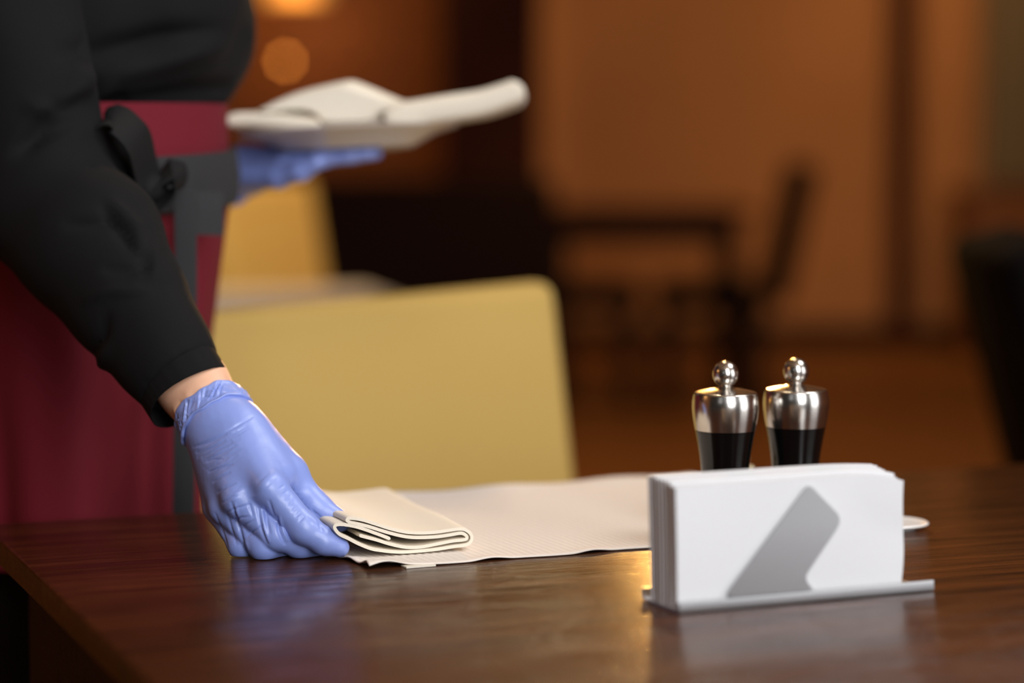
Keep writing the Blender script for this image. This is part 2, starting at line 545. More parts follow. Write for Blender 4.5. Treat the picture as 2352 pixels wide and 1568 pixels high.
tan = np.gradient(pa, axis=0); tan /= np.linalg.norm(tan, axis=1)[:, None]
nrm2 = np.stack([-tan[:, 1], tan[:, 0]], 1)
TH = .00146


def band(pa, nrm2, th):
    n = len(pa); A = pa + nrm2 * th; B = pa - nrm2 * th
    ra = [A[i] for i in range(n)]
    e = pa[-1] + tan[-1] * th * .9; s = pa[0] - tan[0] * th * .9
    return np.array(ra + [e] + [B[i] for i in range(n - 1, -1, -1)] + [s])


ring0 = band(pa, nrm2, TH)
rings = []
ND = 26
for j in range(ND + 1):
    t = j / ND
    d = .232 * t
    rd = 1.0 if j else .9
    flat = 1 - .18 * t
    r = []
    for (u, z) in (ring0 if j not in (0,) else band(pa, nrm2, TH * .84)):
        h = (z - zmin) * flat
        h *= 1 + .10 * math.sin(t * 7 + u * 40) * min(1, t * 3) * .6
        uu = u * (1 + .04 * t)
        P = NO + nx_ * uu + ny_ * (d + .0012 * math.sin(u * 160) * (1 if t > .9 else 0)) + Vector((0, 0, .7526 + h - NO.z + TH))
        r.append((P.x, P.y, P.z))
    rings.append(r)
nap = loft('folded_napkin', rings, M['napkin'], caps=(True, True))
tag(nap, 'cream cloth napkin folded several times on the placemat, held by the gloved fingers', 'napkin')

# ------------------------------------------------------------------ steel napkin holder
DO = Vector((0.1113, 1.5870, 0.7500)); DA = 0.4210
dx_, dy_ = Vector((math.cos(DA), math.sin(DA), 0)), Vector((-math.sin(DA), math.cos(DA), 0))


def dp(u, v, z):
    P = DO + dx_ * u + dy_ * v
    return (P.x, P.y, .75 + z)


HW, HL = .056, .2014
hold = thing('napkin_holder', 'brushed steel paper napkin holder with a slanted arm on the table', 'napkin holder', dp(HL / 2, HW / 2, 0))


def sheet(name, poly, v0, th, parent, taper=0.0):
    """flat sheet: polygon (u, z) at depth v0, thickness th"""
    bm = bmesh.new()
    a = [bm.verts.new(dp(u, v0 + taper * z, z)) for u, z in poly]
    b = [bm.verts.new(dp(u, v0 + th + taper * z, z)) for u, z in poly]
    bm.faces.new(a); bm.faces.new(list(reversed(b)))
    n = len(poly)
    for i in range(n):
        bm.faces.new((a[(i + 1) % n], a[i], b[i], b[(i + 1) % n]))
    return bm_obj(name, bm, M['steel'], parent, True)


def rounded(poly, radii, seg=7):
    out = []
    n = len(poly)
    for i in range(n):
        p = np.array(poly[i]); a = np.array(poly[i - 1]); b = np.array(poly[(i + 1) % n]); r = radii[i]
        if r == 0: out.append(tuple(p)); continue
        da = (a - p) / np.linalg.norm(a - p); db = (b - p) / np.linalg.norm(b - p)
        ang = math.acos(float(da @ db)); d = r / math.tan(ang / 2)
        d = min(d, np.linalg.norm(a - p) * .49, np.linalg.norm(b - p) * .49)
        s, e = p + da * d, p + db * d
        for k in range(seg + 1):
            t = k / seg
            out.append(tuple((1 - t) ** 2 * s + 2 * t * (1 - t) * p + t * t * e))
    return out


# tray: base with short turned-up lips, one bent profile along the length
th = .0016
prof_t = [(.0006, .0076), (-.0002, .0020), (.0002, .0004), (.003, .0), (HW - .006, .0), (HW - .003, .0004), (HW - .0006, .003), (HW, .0085),
          (HW - th, .0085), (HW - .0006 - th, .0036), (HW - .004, .0018), (HW - .007, th), (.007, th), (.0015, .0019), (.0013, .0026), (.0006 + th, .0076)]
bm = bmesh.new()
A = [bm.verts.new(dp(0, v, z + .0004)) for v, z in prof_t]
B = [bm.verts.new(dp(HL, v, z + .0004)) for v, z in prof_t]
n = len(prof_t)
for i in range(n): bm.faces.new((A[i], A[(i + 1) % n], B[(i + 1) % n], B[i]))
bm.faces.new(list(reversed(A))); bm.faces.new(B)
bm_obj('base_tray', bm, M['steel'], hold, True)
arm = [(.0345, .0085), (0.0998, 0.0817), (0.1270, 0.0560), (.0962, .0175), (.104, .0085)]
arm = rounded(arm, [.004, .004, .009, .012, 0])
sheet('front_arm', arm, .0006, .0016, hold)
barm = [(HL - u, z) for u, z in reversed(arm)]
sheet('back_arm', barm, HW - .0016, .0016, hold)


# the paper napkins standing in it
def paper(k, nk, label):
    t = k / (nk - 1)
    r = random.Random(40 + k)
    vb = .0062 + t * (HW - .0140 - .0062)             # near foot of this sheet
    spread = -.0006 + .0042 * t                          # they fan apart a little at the top
    w0 = .0009 + r.uniform(0, .0008); W = .1745 + r.uniform(-.0015, .0015); Hh = .0835 + r.uniform(-.0012, .0016) + .002 * t
    thk = .00225
    NU, NVv = 26, 12
    f_, b_ = [], []
    for j in range(NVv + 1):
        for i in range(NU + 1):
            a = i / NU; c = j / NVv
            u = w0 + W * a + (.003 * c * a) + .0016 * math.sin(c * 5) * max(0, a - .8) * 5 - .0022 * c * (1 - a) * (1 if k < 3 else .4)
            # top right corner sags and curls
            z = .0022 + Hh * c - (.006 - .004 * t) * max(0, a - .72) ** 2 * 12 * c
            v = vb + spread * c + (.0007 * math.sin(a * 9 + k * .2) + .0035 * max(0, a - .75) * 4 * math.sin(c * 3)) * c * (1 - .4 * t)
            if k < 2: v -= .0042 * max(0, a - .74) * 3.8 * max(0, c - .55) * 2.2 * max(0, 1 - abs((a - .74) * 3.8 + (c - .55) * 2.2 - 1.0))
            bulge = .0006 * math.sin(math.pi * c)
            f_.append(dp(u, v - thk / 2 - bulge, z)); b_.append(dp(u, v + thk / 2 - bulge, z))
    N = NU + 1; o = len(f_); F = []
    for j in range(NVv):
        for i in range(NU):
            q = j * N + i
            F.append((q, q + 1, q + 1 + N, q + N)); F.append((o + q, o + q + N, o + q + 1 + N, o + q + 1))
    rim = [i for i in range(N)] + [j * N + NU for j in range(1, NVv + 1)] + [NVv * N + i for i in range(NU - 1, -1, -1)] + [j * N for j in range(NVv - 1, 0, -1)]
    for a, b in zip(rim, rim[1:] + rim[:1]): F.append((a, o + a, o + b, b))
    ob = mesh_obj('paper_napkin', f_ + b_, F, M['paper'])
    ob.data.set_sharp_from_angle(angle=rad(50))
    tag(ob, label, 'paper napkin', 'white paper napkins in the steel holder')


NK = 16
for k in range(NK):
    if k == 0: lb = 'front white paper napkin, behind the slanted steel arm'
    elif k == NK - 1: lb = 'rearmost white paper napkin of the stack, nearest the two mills'
    else: lb = 'white paper napkin standing inside the packed stack in the steel holder'
    paper(k, NK, lb)


# ------------------------------------------------------------------ mills on their tray
def mill(centre, label):
    t = thing('pepper_mill', label, 'mill', centre, 'pair of steel and black mills')
    x, y, z = centre
    body = smooth_prof([(.0215, 0), (.0232, .002), (.0228, .008), (.0195, .026), (.0180, .042), (.0190, .058), (.0213, .074), (.0232, .0845)], 5)
    body = [(r_ * 1.018, z_ * .975) for r_, z_ in body]
    lathe('body', [(.0, .0)] + body + [(.0, .0825)], (x, y, z), M['mill_black'], t)
    cap = smooth_prof([(.0234, .0851), (.0250, .096), (.0257, .105), (.0254, .112), (.0243, .1175)], 6)
    cap += smooth_prof([(.0238, .1184), (.0222, .1192), (.0140, .1213), (.0075, .1227), (.0052, .1240), (.0045, .1252)], 4)
    sq = lambda L_: [(r_ * 1.018, .0829 + (z_ - .085) * .87) for r_, z_ in L_]
    lathe('metal_cap', sq([(.0, .085)] + cap + [(.0, .1253)]), (x, y, z), M['mill_steel'], t)
    kn = [(.0101 * math.cos(a), .1342 + .0106 * math.sin(a)) for a in np.linspace(-1.15, 1.5, 18)]
    lathe('knob', [(r_ * 1.018, z_ - .0076) for r_, z_ in [(.0045, .1235)] + kn + [(.0, .1449)]], (x, y, z), M['mill_steel'], t, n=36)
    return t


ML = Vector((0.1675, 1.8859, 0.7542)); MR = Vector((0.2255, 1.9088, 0.7542))
mill(tuple(ML), 'steel-capped black mill beside the napkin holder, farther from the tray end that shows')
mill(tuple(MR), 'steel-capped black mill set nearer the tray end that shows beyond the napkins')
# oblong porcelain tray whose end shows beyond the napkins
ta = math.atan2(MR.y - ML.y, MR.x - ML.x)
tx_, ty_ = Vector((math.cos(ta), math.sin(ta), 0)), Vector((-math.sin(ta), math.cos(ta), 0))
E1 = Vector((0.3352, 1.9599, 0.7540)); half = .108
tcn = ML + tx_ * (.181 - half); tcn = Vector((tcn.x, tcn.y, 0)); w2 = .028
dd_ = 0.0


def rr(hx, hy, r, z, n=8):
    out = []
    for (sx, sy, a0) in ((1, 1, 0), (-1, 1, 90), (-1, -1, 180), (1, -1, 270)):
        for k in range(n + 1):
            a = rad(a0 + 90 * k / n)
            P = tcn + tx_ * (sx * (hx - r) + r * math.cos(a)) + ty_ * (sy * (hy - r) + r * math.sin(a))
            out.append((P.x, P.y, z))
    return out


tr = loft('cruet_tray', [rr(half - .012, w2 - .009, .017, .7502), rr(half - .011, w2 - .008, .018, .7516), rr(half - .002, w2 - .001, .026, .7530), rr(half, w2, .0275, .7542), rr(half - .001, w2 - .001, .0265, .7552),
                         rr(half - .003, w2 - .0025, .025, .7550), rr(half - .006, w2 - .004, .022, .7541), rr(half - .009, w2 - .005, .02, .7540)], M['porcelain'])
tag(tr, 'oblong white porcelain tray under the two mills, its end showing past the napkins', 'tray')
jc = ML * .5 + MR * .5 + ty_ * .022 - tx_ * .004
jar = thing('toothpick_jar', 'small cream jar on the tray between and behind the two mills', 'jar', tuple(jc))
M['cream'] = mat('cream_glaze', (214, 196, 160), .4)
lathe('jar_body', smooth_prof([(.0, 0), (.010, .0), (.0108, .004), (.0105, .03), (.0095, .043), (.0088, .047), (.0094, .050), (.0084, .0505), (.0075, .046), (.0, .044)], 3), tuple(jc), M['cream'], jar, n=24)
for k in range(7):
    a = k * 0.9
    bm = bmesh.new()
    bmesh.ops.create_cone(bm, segments=5, radius1=.0009, radius2=.0005, depth=.022, cap_ends=True,
                          matrix=Matrix.Translation(jc + Vector((.0045 * math.cos(a), .0045 * math.sin(a), .0505))) @ Matrix.Rotation(.12, 4, 'X') @ Matrix.Rotation(.1 * math.cos(a), 4, 'Y'))
    bm_obj('toothpick', bm, M['cream'], jar)


# ------------------------------------------------------------------ chairs
def chair(name, label, cat, group, corner, yaw, w, htop, lean, m, mleg, th=.075, seat_h=.46, seat_d=.46, crown=0.0, mirror=1):
    """corner: upper right corner of the back as seen from its front; yaw: direction of the top edge"""
    cxv = Vector((math.cos(yaw), math.sin(yaw), 0)); nv_ = Vector((-math.sin(yaw), math.cos(yaw), 0))
    zb = seat_h - .04
    sl = math.tan(lean)
    O = Vector((corner[0], corner[1], 0)) - cxv * w / 2 - nv_ * (htop - zb) * sl      # foot of the back, centre, front face

    def cp(u, v, z):
        return O + cxv * u + nv_ * v + Vector((0, 0, z))
    c0 = cp(0, -seat_d / 2, 0)
    t = thing(name, label, cat, tuple(c0), group)
    R = Matrix((cxv.to_4d(), nv_.to_4d(), (0, 0, 1, 0), (0, 0, 0, 1))).transposed()
    R = Matrix.Rotation(yaw, 4, 'Z')
    box('seat', cp(0, -seat_d / 2 + .03, seat_h - .03), (w, seat_d + .06, .09), m, t, R, bevel=.025, seg=4)
    Rl = R @ Matrix.Rotation(-lean, 4, 'X')
    hb = (htop - zb) / math.cos(lean)
    ctr = cp(0, 0, zb) + (Rl @ Vector((0, th / 2, hb / 2)))
    bm = bmesh.new(); add_box(bm, (0, 0, 0), (w, th, hb), None, .022, 4)
    for v in bm.verts:
        k = (v.co.z / hb + .5)
        v.co.x *= 1.03 - .03 * k
        v.co.z -= crown * max(0, .5 - v.co.x / w) * k
    bmesh.ops.transform(bm, matrix=Matrix.Translation(ctr) @ Rl, verts=bm.verts)
    bm_obj('backrest', bm, m, t, True)
    for (su, v) in ((-1, -seat_d + .04), (1, -seat_d + .04), (-1, .02), (1, .02)):
        P = cp(su * (w / 2 - .04), v, (seat_h - .07) / 2)
        box('leg', P, (.042, .042, seat_h - .07), mleg, t, R, bevel=.006)
    return t


chair('dining_chair', 'mustard yellow upholstered chair drawn up to the near dining table', 'chair', 'mustard dining chairs',
      (0.0536, 2.7500, 0.9026), rad(33), .52, 0.9036, rad(10), M['yellow'], M['dark_wood'], crown=.022)
chair('dining_chair', 'mustard yellow chair standing far behind, beyond the pale table, below the plate', 'chair', 'mustard dining chairs',
      (-0.4650, 5.7000, 0.9553), rad(66), .44, 0.9553, rad(9), M['yellow'], M['dark_wood'])

# pale table beyond the first chair
pt = Vector((-.62, 4.62, 0)); pa_ = rad(14); Rp = Matrix.Rotation(pa_, 4, 'Z')
pale = thing('side_table', 'pale topped table standing behind the near yellow chair back', 'table', tuple(pt))


def pp(u, v, z): return pt + Rp @ Vector((u, v, z))


box('table_top', pp(0, 0, .735), (.8, .56, .03), M['laminate'], pale, Rp, bevel=.006)
for u in (-.34, .34):
    for v in (-.22, .22):
        box('leg', pp(u, v, .36), (.05, .05, .72), M['dark_wood'], pale, Rp)


def side_chair(label, x, y, zt, face, m, sc=1.0, lean=14):
    """slim dark chair seen from its side; face = +1 looks to the right"""
    t = thing('dark_chair', label, 'chair', (x, y, 0), 'dark leather chairs')
    f = face
    Rl = Matrix.Rotation(rad(-lean) * f, 4, 'Y')
    hb = (zt - .43) / math.cos(rad(lean))
    c = Vector((x, y, .43)) + Rl @ Vector((-.035 * f, 0, hb / 2))
    box('backrest', c, (.08 * sc, .46, hb), m, t, Rl, bevel=.025, seg=3)
    box('seat', (x + .21 * f, y, .44), (.42, .46, .1), m, t, None, bevel=.03, seg=3)
    for u in (.03, .37):
        for v in (-.19, .19):
            box('leg', (x + u * f, y + v, .2), (.04, .04, .4), M['dark_wood'], t, None)
    return t


side_chair('black leather chair cut by the frame edge, seen from its side', 0.6449 + .217, 3.35, 0.9342, 1, M['black_leather'], 1.4, 15)
side_chair('dark chair whose tall slim back leans against the ochre wall, at the distant table', 0.9690, 9.3, 0.9513, -1, M['black_leather'], 1.0, 12)
side_chair('dark chair at the distant table, beside the mahogany pillar', 0.0770, 9.3, 0.7913, 1, M['dark_leather'], 1.0, 8)

ft = thing('far_table', 'dark wooden table between two dark chairs by the far wall', 'table', (0.5471, 10.05, 0))
fx = 0.5471
box('table_top', (fx, 10.05, .73), (.86, .7, .04), M['red_wood'], ft, None, bevel=.006)
box('apron_frame', (fx, 10.05, .66), (.74, .58, .1), M['dark_wood'], ft, None)
for u in (-.35, .35):
    for v in (-.32, .32):
        box('leg', (fx + u, 10.05 + v * .85, .31), (.06, .06, .62), M['dark_wood'], ft, None)

# banquette in the shade on the left
bq = thing('banquette', 'long dark leather banquette under the panelled wall, left of the pillar', 'bench', (-.35, 8.4, 0))
box('backrest', (-.42, 8.6, .62), (1.15, .14, .56), M['dark_leather'], bq, None, bevel=.03, seg=3)
box('seat', (-.42, 8.32, .40), (1.15, .5, .12), M['dark_leather'], bq, None, bevel=.03, seg=3)
box('plinth', (-.42, 8.36, .17), (1.1, .44, .33), M['dark_wood'], bq, None)

# wall sconce over the panelling
sc_ = thing('wall_sconce', 'glowing wall lamp on the panelling above the carried plate', 'lamp', (-1.0532, 11.94, 1.6))
x0 = -1.0443
lathe('lamp_shade', [(.15, 0), (.16, .005), (.11, .24), (.105, .24), (.15, .006)], (x0, 11.72, 1.7023), M['lamp_shade'], sc_, n=32)
box('bracket', (x0, 11.86, 1.7023 + .1), (.03, .2, .03), M['brass'], sc_, None)
hl = thing('pendant_bulb', 'small glowing bulb hanging just below the wall lamp', 'lamp', (-0.9788, 10.5, 1.3675))
bm = bmesh.new(); bmesh.ops.create_uvsphere(bm, u_segments=16, v_segments=10, radius=.014, matrix=Matrix.Translation((-0.9788, 10.5, 1.3675)))
bm_obj('bulb', bm, M['bulb'], hl, True)
zb_ = 1.3675
lathe('socket', [(.008, .012), (.010, .02), (.010, .05), (.003, .055), (.002, 3.0 - zb_)], (-0.9788, 10.5, zb_), M['brass'], hl, n=10)

# right side of the back wall: sideboard and grey curtain
sb = thing('sideboard', 'brown wooden sideboard against the far wall under the grey curtain', 'sideboard', (3.0, 11.6, 0))
box('cabinet', (3.02, 11.62, .40), (1.75, .5, .72), M['panel'], sb, None)
box('worktop', (3.02, 11.61, .775), (1.8, .55, .03), M['panel'], sb, None)
for k in range(4):
    d = box('door', (2.39 + k * .42, 11.36, .40), (.40, .02, .64), M['panel'], sb, None)
    box('handle', (2.39 + k * .42 + (.14 if k % 2 == 0 else -.14), 11.34, .5), (.015, .02, .12), M['brass'], d, None)
for k in range(2):
    box('plinth', (2.4 + k * 1.24, 11.62, .02), (.3, .4, .04), M['dark_wood'], sb, None)
rings = []
for j in range(2):
    z = .82 + j * 2.0
    r = [(2.3009 + i * .012, 11.87 + .025 * math.sin(i * .55), z) for i in range(60)]
    r += [(q[0], q[1] + .006, q[2]) for q in reversed(r)]
    rings.append(r)
tag(loft('curtain', rings, M['curtain']), 'grey linen curtain hanging at the edge of the far wall', 'curtain')

# ------------------------------------------------------------------ the person
per = thing('person', 'person in a black shirt, burgundy apron and blue gloves, leaning to lay the napkin', 'person', (-.42, 2.26, 0))

# right hand: joints (x, y, z, radius)
def J(p, r): return (p[0], p[1], p[2], r)


W1 = J((-0.2421, 1.8720, 0.8655), .0250); W2 = J((-0.2272, 1.8540, 0.8472), .0240)
index = [J((-0.1825, 1.7970, 0.8038), .0132), J((-0.1556, 1.7920, 0.7743), .0112), J((-0.1406, 1.7920, 0.7644), .0095), J((-0.1293, 1.7930, 0.7596), .0074)]
middle = [J((-0.2053, 1.8040, 0.7945), .0128), J((-0.1772, 1.7960, 0.7687), .0112), J((-0.1597, 1.8040, 0.7600), .0100), J((-0.1467, 1.8140, 0.7559), .0080)]
ring = [J((-0.2178, 1.8200, 0.7857), .0120), J((-0.1868, 1.8000, 0.7594), .0108), J((-0.1748, 1.8180, 0.7549), .0094), J((-0.1677, 1.8340, 0.7521), .0082)]
little = [J((-0.2256, 1.8380, 0.7829), .0108), J((-0.2046, 1.8120, 0.7580), .0098), J((-0.1940, 1.8300, 0.7545), .0086), J((-0.1883, 1.8460, 0.7517), .0076)]
thumb = [J((-0.2107, 1.8500, 0.8420), .0180), J((-0.1708, 1.8360, 0.8074), .0134), J((-0.1509, 1.8320, 0.7848), .0112), J((-0.1304, 1.8280, 0.7737), .0080)]
palm_roots = [(J((-0.2162, 1.8460, 0.8425), .0185), index[0]), (J((-0.2236, 1.8460, 0.8425), .0190), middle[0]), (J((-0.2311, 1.8520, 0.8380), .0175), ring[0]), (J((-0.2355, 1.8600, 0.8329), .0140), little[0])]


def hand_sdf(p):
    palm = None
    for a, b in palm_roots:
        c = cone(p, a[:3], b[:3], a[3], b[3])
        palm = c if palm is None else smin(palm, c, .012)
    palm = smin(palm, cone(p, W1[:3], W2[:3], W1[3], W2[3]), .012)
    # ball of the thumb and the web between thumb and index
    palm = smin(palm, cone(p, (-0.2104, 1.8480, 0.8422), (-0.1747, 1.8360, 0.8118), .0180, .0138), .014)
    palm = smin(palm, cone(p, (-0.2056, 1.8400, 0.8348), (-0.1770, 1.8180, 0.8103), .0175, .0115), .014)
    total = None
    for fg, k in ((little, .0055), (ring, .0055), (middle, .0055), (index, .0055), (thumb, .010)):
        f = chain(p, fg, .006)
        h = smin(palm, f, k)
        total = h if total is None else smin(total, h, .0009)
    # flat cut at the wrist, inside the rolled cuff
    n = np.array(W2[:3], np.float32) - np.array(W1[:3], np.float32); n /= np.linalg.norm(n)
    cut = (p - np.array((-0.2319, 1.8600, 0.8540), np.float32)) @ n
    return smax(total, -cut, .002)


hv, hf = surface_nets(hand_sdf, (-.270, 1.755, .745), (-.105, 1.915, .895), .00085)
hv = relax(hv, hf, 2)
hn = normals(hv, hf)
K = []


def fold(w, a, *pts): K.append((pts, w, a))


# creases of the thin glove: along the finger backs, at the knuckles, around the wrist
fold(.0015, -.0012, (-0.2094, 1.8000, 0.7938), (-0.2060, 1.8000, 0.7773), (-0.2000, 1.8000, 0.7547))
fold(.0014, .0008, (-0.2072, 1.8000, 0.7921), (-0.2034, 1.8000, 0.7756), (-0.1980, 1.8000, 0.7580))
fold(.0014, -.0009, (-0.1898, 1.8000, 0.7898), (-0.1874, 1.8000, 0.7756), (-0.1829, 1.8000, 0.7640))
fold(.0012, .0007, (-0.1879, 1.8000, 0.7905), (-0.1851, 1.8000, 0.7756), (-0.1815, 1.8000, 0.7657))
fold(.0012, -.0008, (-0.1846, 1.8000, 0.7911), (-0.1831, 1.8000, 0.7806), (-0.1808, 1.8000, 0.7723))
fold(.0011, -.0008, (-0.1806, 1.8000, 0.7964), (-0.1791, 1.8000, 0.7888), (-0.1771, 1.8000, 0.7832))
fold(.0013, -.0012, (-0.1755, 1.8000, 0.7839), (-0.1736, 1.8000, 0.7733), (-0.1701, 1.8000, 0.7640))
fold(.0012, .0009, (-0.1732, 1.8000, 0.7839), (-0.1713, 1.8000, 0.7746), (-0.1678, 1.8000, 0.7660))
fold(.0012, -.0007, (-0.1967, 1.8000, 0.7938), (-0.1935, 1.8000, 0.7839))
fold(.0012, -.0007, (-0.2148, 1.8000, 0.7855), (-0.2116, 1.8000, 0.7723), (-0.2078, 1.8000, 0.7607))
fold(.0011, -.0006, (-0.2238, 1.8200, 0.7823), (-0.2199, 1.8200, 0.7690), (-0.2148, 1.8200, 0.7572))
fold(.0011, -.0006, (-0.2052, 1.8200, 0.7840), (-0.2020, 1.8200, 0.7706), (-0.1994, 1.8200, 0.7639))
fold(.0009, -.0005, (-0.1519, 1.8000, 0.7839), (-0.1487, 1.8000, 0.7792))
fold(.0009, -.0005, (-0.1493, 1.8000, 0.7819), (-0.1454, 1.8000, 0.7773))
fold(.0009, -.0005, (-0.1444, 1.8000, 0.7786), (-0.1412, 1.8000, 0.7739))
for i in range(7):
    fold(.0008, -.00045, (-0.1704, 1.8000, 0.8070)if i == 0 else (-0.1681, 1.8000, 0.8030) if i == 1 else (-0.1655, 1.8000, 0.7994) if i == 2 else (-0.1630, 1.8000, 0.7954) if i == 3 else (-0.1604, 1.8000, 0.7915) if i == 4 else (-0.1578, 1.8000, 0.7875) if i == 5 else (-0.1552, 1.8000, 0.7845),
         (-0.1740, 1.8000, 0.8050) if i == 0 else (-0.1714, 1.8000, 0.8004) if i == 1 else (-0.1688, 1.8000, 0.7964) if i == 2 else (-0.1663, 1.8000, 0.7925) if i == 3 else (-0.1637, 1.8000, 0.7885) if i == 4 else (-0.1611, 1.8000, 0.7849) if i == 5 else (-0.1585, 1.8000, 0.7812))
w0a, w0b = np.array((-0.2444, 1.8300, 0.8311)), np.array((-0.1960, 1.8300, 0.8578))
wd = np.array((-0.2294, 1.8300, 0.8093)) - np.array((-0.2444, 1.8300, 0.8311))
rw = random.Random(8)
for i in range(26):
    s = .05 + i * .04
    a = w0a + wd * s + (w0b - w0a) * rw.uniform(-.02, .1); b = w0a + wd * (s * .9 + .05) + (w0b - w0a) * rw.uniform(.5, .95) * (1 - .018 * i)
    m_ = (a + b) / 2 + np.array((0, 0, rw.uniform(-.001, .001)))
    fold(.0009, -.00062 * (1 - i / 34), tuple(a), tuple(m_), tuple(b))
for i in range(9):
    yy = 1060 + i * 18
    a = np.array(w0a) + wd * (.5 + i * .27) + np.array((.003, 0, -.001 * i)); b = a + np.array((.016 + rw.uniform(-.004, .006), 0, .004 + rw.uniform(0, .010)))
    fold(.0008, -.0006, tuple(a), tuple((a + b) / 2 + np.array((0, 0, .001))), tuple(b))
# knuckles
fold(.0075, .0014, (-0.1864, 1.8000, 0.8116), (-0.1812, 1.8000, 0.8063))
fold(.0075, .0010, (-0.2087, 1.8000, 0.8004), (-0.2048, 1.8000, 0.7964))
fold(.0060, -.0010, (-0.1966, 1.8000, 0.8070), (-0.1937, 1.8000, 0.7987))
hv = crease(hv, hn, [(p_, w_, a_ * 1.35) for p_, w_, a_ in K])
nz = sines(3, 12, 260); nz2 = sines(5, 12, 700)
hv = hv + hn * ((nz(hv.astype(np.float32)) * .00035 + nz2(hv.astype(np.float32)) * .00012))[:, None]
hv[:, 2] = np.maximum(hv[:, 2], .7506)
glove = mesh_obj('glove', hv, hf, M['glove'], per)
glove['label'] = 'thin blue nitrile glove holding the napkin'


def tube_frame(a, b):
    a, b = Vector(a), Vector(b); z = (b - a).normalized()
    x = z.cross(Vector((0, 1, 0))).normalized(); y = z.cross(x).normalized()
    return a, x, y, z


# rolled, crumpled cuff of the glove
ca, cx_, cy_, cz_ = tube_frame((-0.2343, 1.8630, 0.8556), (-0.2266, 1.8540, 0.8452))
rings = []
cr = sines(11, 16, 300)
segs = 260
outer = [(-.0020, .0286, .0260), (-.0034, .0296, .0268), (-.0026, .0300, .0272)] + [(-.0010 + .0011 * q, .0301 + .00005 * q, .0272) for q in range(11)] + \
        [(.0118, .0310, .0280), (.0128, .0321, .0288), (.0138, .0319, .0285), (.0142, .0298, .0264), (.0120, .0285, .0255), (.004, .0278, .0250), (-.0020, .0282, .0256)]
rk = random.Random(15)
pleats = [(rk.uniform(0, 6.28), rk.choice((-1, 1)) * rk.uniform(15, 60), rk.uniform(.022, .05), rk.uniform(.0007, .0017), rk.uniform(0, .011), rk.uniform(.003, .007)) for _ in range(64)]
for (s, rx, ry) in outer:
    r = []
    for k in range(segs):
        a = 2 * math.pi * k / segs
        P = ca + cx_ * (rx * math.cos(a)) + cy_ * (ry * math.sin(a)) + cz_ * s
        nzv = float(cr(np.array([[P.x, P.y, P.z]], np.float32))[0])
        mid = max(0, min(1, (s + .0026) / .003)) * max(.15, min(1, (.0132 - s) / .003))
        wr = .0034 * nzv * mid
        for (pa_, sl_, w_, am_, sc2, sw_) in pleats:
            da = (a - pa_ - sl_ * (s - .005) + math.pi) % (2 * math.pi) - math.pi
            if abs(da) < .2:
                wr -= am_ * (math.exp(-(da / w_) ** 2) - .6 * math.exp(-((da - 1.6 * w_) / w_) ** 2)) * math.exp(-((s - sc2) / sw_) ** 2) * mid
        P = P + (cx_ * math.cos(a) + cy_ * math.sin(a)) * wr * .9 + cz_ * (.0009 * math.sin(a * 5 + 1) + .0004 * math.sin(a * 13) + .0012 * nzv)
        r.append(P)
    rings.append(r)
loft('glove_cuff', rings, M['glove'], glove, caps=(False, False))

# the body itself: head, neck, torso, arms, legs in one skin
SH_R = (-.468, 2.05, 1.36); SH_L = (-.45, 2.41, 1.38)
EL_R = (-0.3807, 1.9750, 1.0160)
EL_L = (-.50, 2.46, 1.08); WR_L = (-0.2903, 2.3900, 1.0236)
WT = J((-0.2356, 1.8630, 0.8607), .0240)


def body_sdf(p):
    d = cone(p, (-.42, 2.235, 1.02), (-.43, 2.24, 1.32), .110, .13, (1, .8, 1))
    d = smin(d, cone(p, (-.44, 2.12, 1.36), (-.44, 2.36, 1.37), .075, .075), .05)
    d = smin(d, cone(p, (-.43, 2.24, 1.38), (-.40, 2.24, 1.50), .058, .052), .04)
    hd = cone(p, (-.375, 2.235, 1.60), (-.355, 2.235, 1.545), .088, .066, (1, 1.12, 1))
    hd = smin(hd, cone(p, (-.272, 2.23, 1.575), (-.262, 2.23, 1.545), .010, .014), .012)      # nose
    hd = smin(hd, cone(p, (-.286, 2.222, 1.515), (-.286, 2.245, 1.515), .009, .009), .008)    # mouth
    hd = smin(hd, cone(p, (-.385, 2.146, 1.585), (-.385, 2.150, 1.55), .016, .012, (1, 1.6, 1)), .006)
    hd = smin(hd, cone(p, (-.385, 2.322, 1.585), (-.385, 2.318, 1.55), .016, .012, (1, 1.6, 1)), .006)
    d = smin(d, hd, .02)
    d = smin(d, cone(p, SH_R, EL_R, .052, .044), .03)
    d = smin(d, chain(p, [J(EL_R, .044), J((-0.3088, 1.9200, 0.9362), .040), J((-0.2572, 1.8800, 0.8845), .0240), J((-0.2497, 1.8740, 0.8749), .0180)], .01, (1, 1.15, 1)), .02)
    d = smin(d, cone(p, SH_L, EL_L, .052, .042), .03)
    d = smin(d, cone(p, EL_L, WR_L, .042, .026), .02)
    for y in (2.165, 2.295):
        d = smin(d, chain(p, [(-.42, y, .96, .076), (-.42, y, .50, .056), (-.44, y, .09, .045)], .03), .05)
        d = smin(d, cone(p, (-.46, y, .04), (-.29, y, .03), .038, .028), .03)
    return d


bv_, bf_ = surface_nets(body_sdf, (-.66, 1.80, -.02), (-.17, 2.56, 1.74), .0075)
bv_[:, 2] = np.maximum(bv_[:, 2], .001)
body = mesh_obj('body', bv_, bf_, M['skin'], per)
# visible wrist is finer: tendons under the skin
def wrist_sdf(p):
    d = chain(p, [J((-0.2647, 1.8860, 0.8921), .0305), J((-0.2477, 1.8740, 0.8721), .0268), J((-0.2355, 1.8620, 0.8571), .0236), J((-0.2316, 1.8570, 0.8523), .0180)], .01, (1, 1.15, 1))
    return d


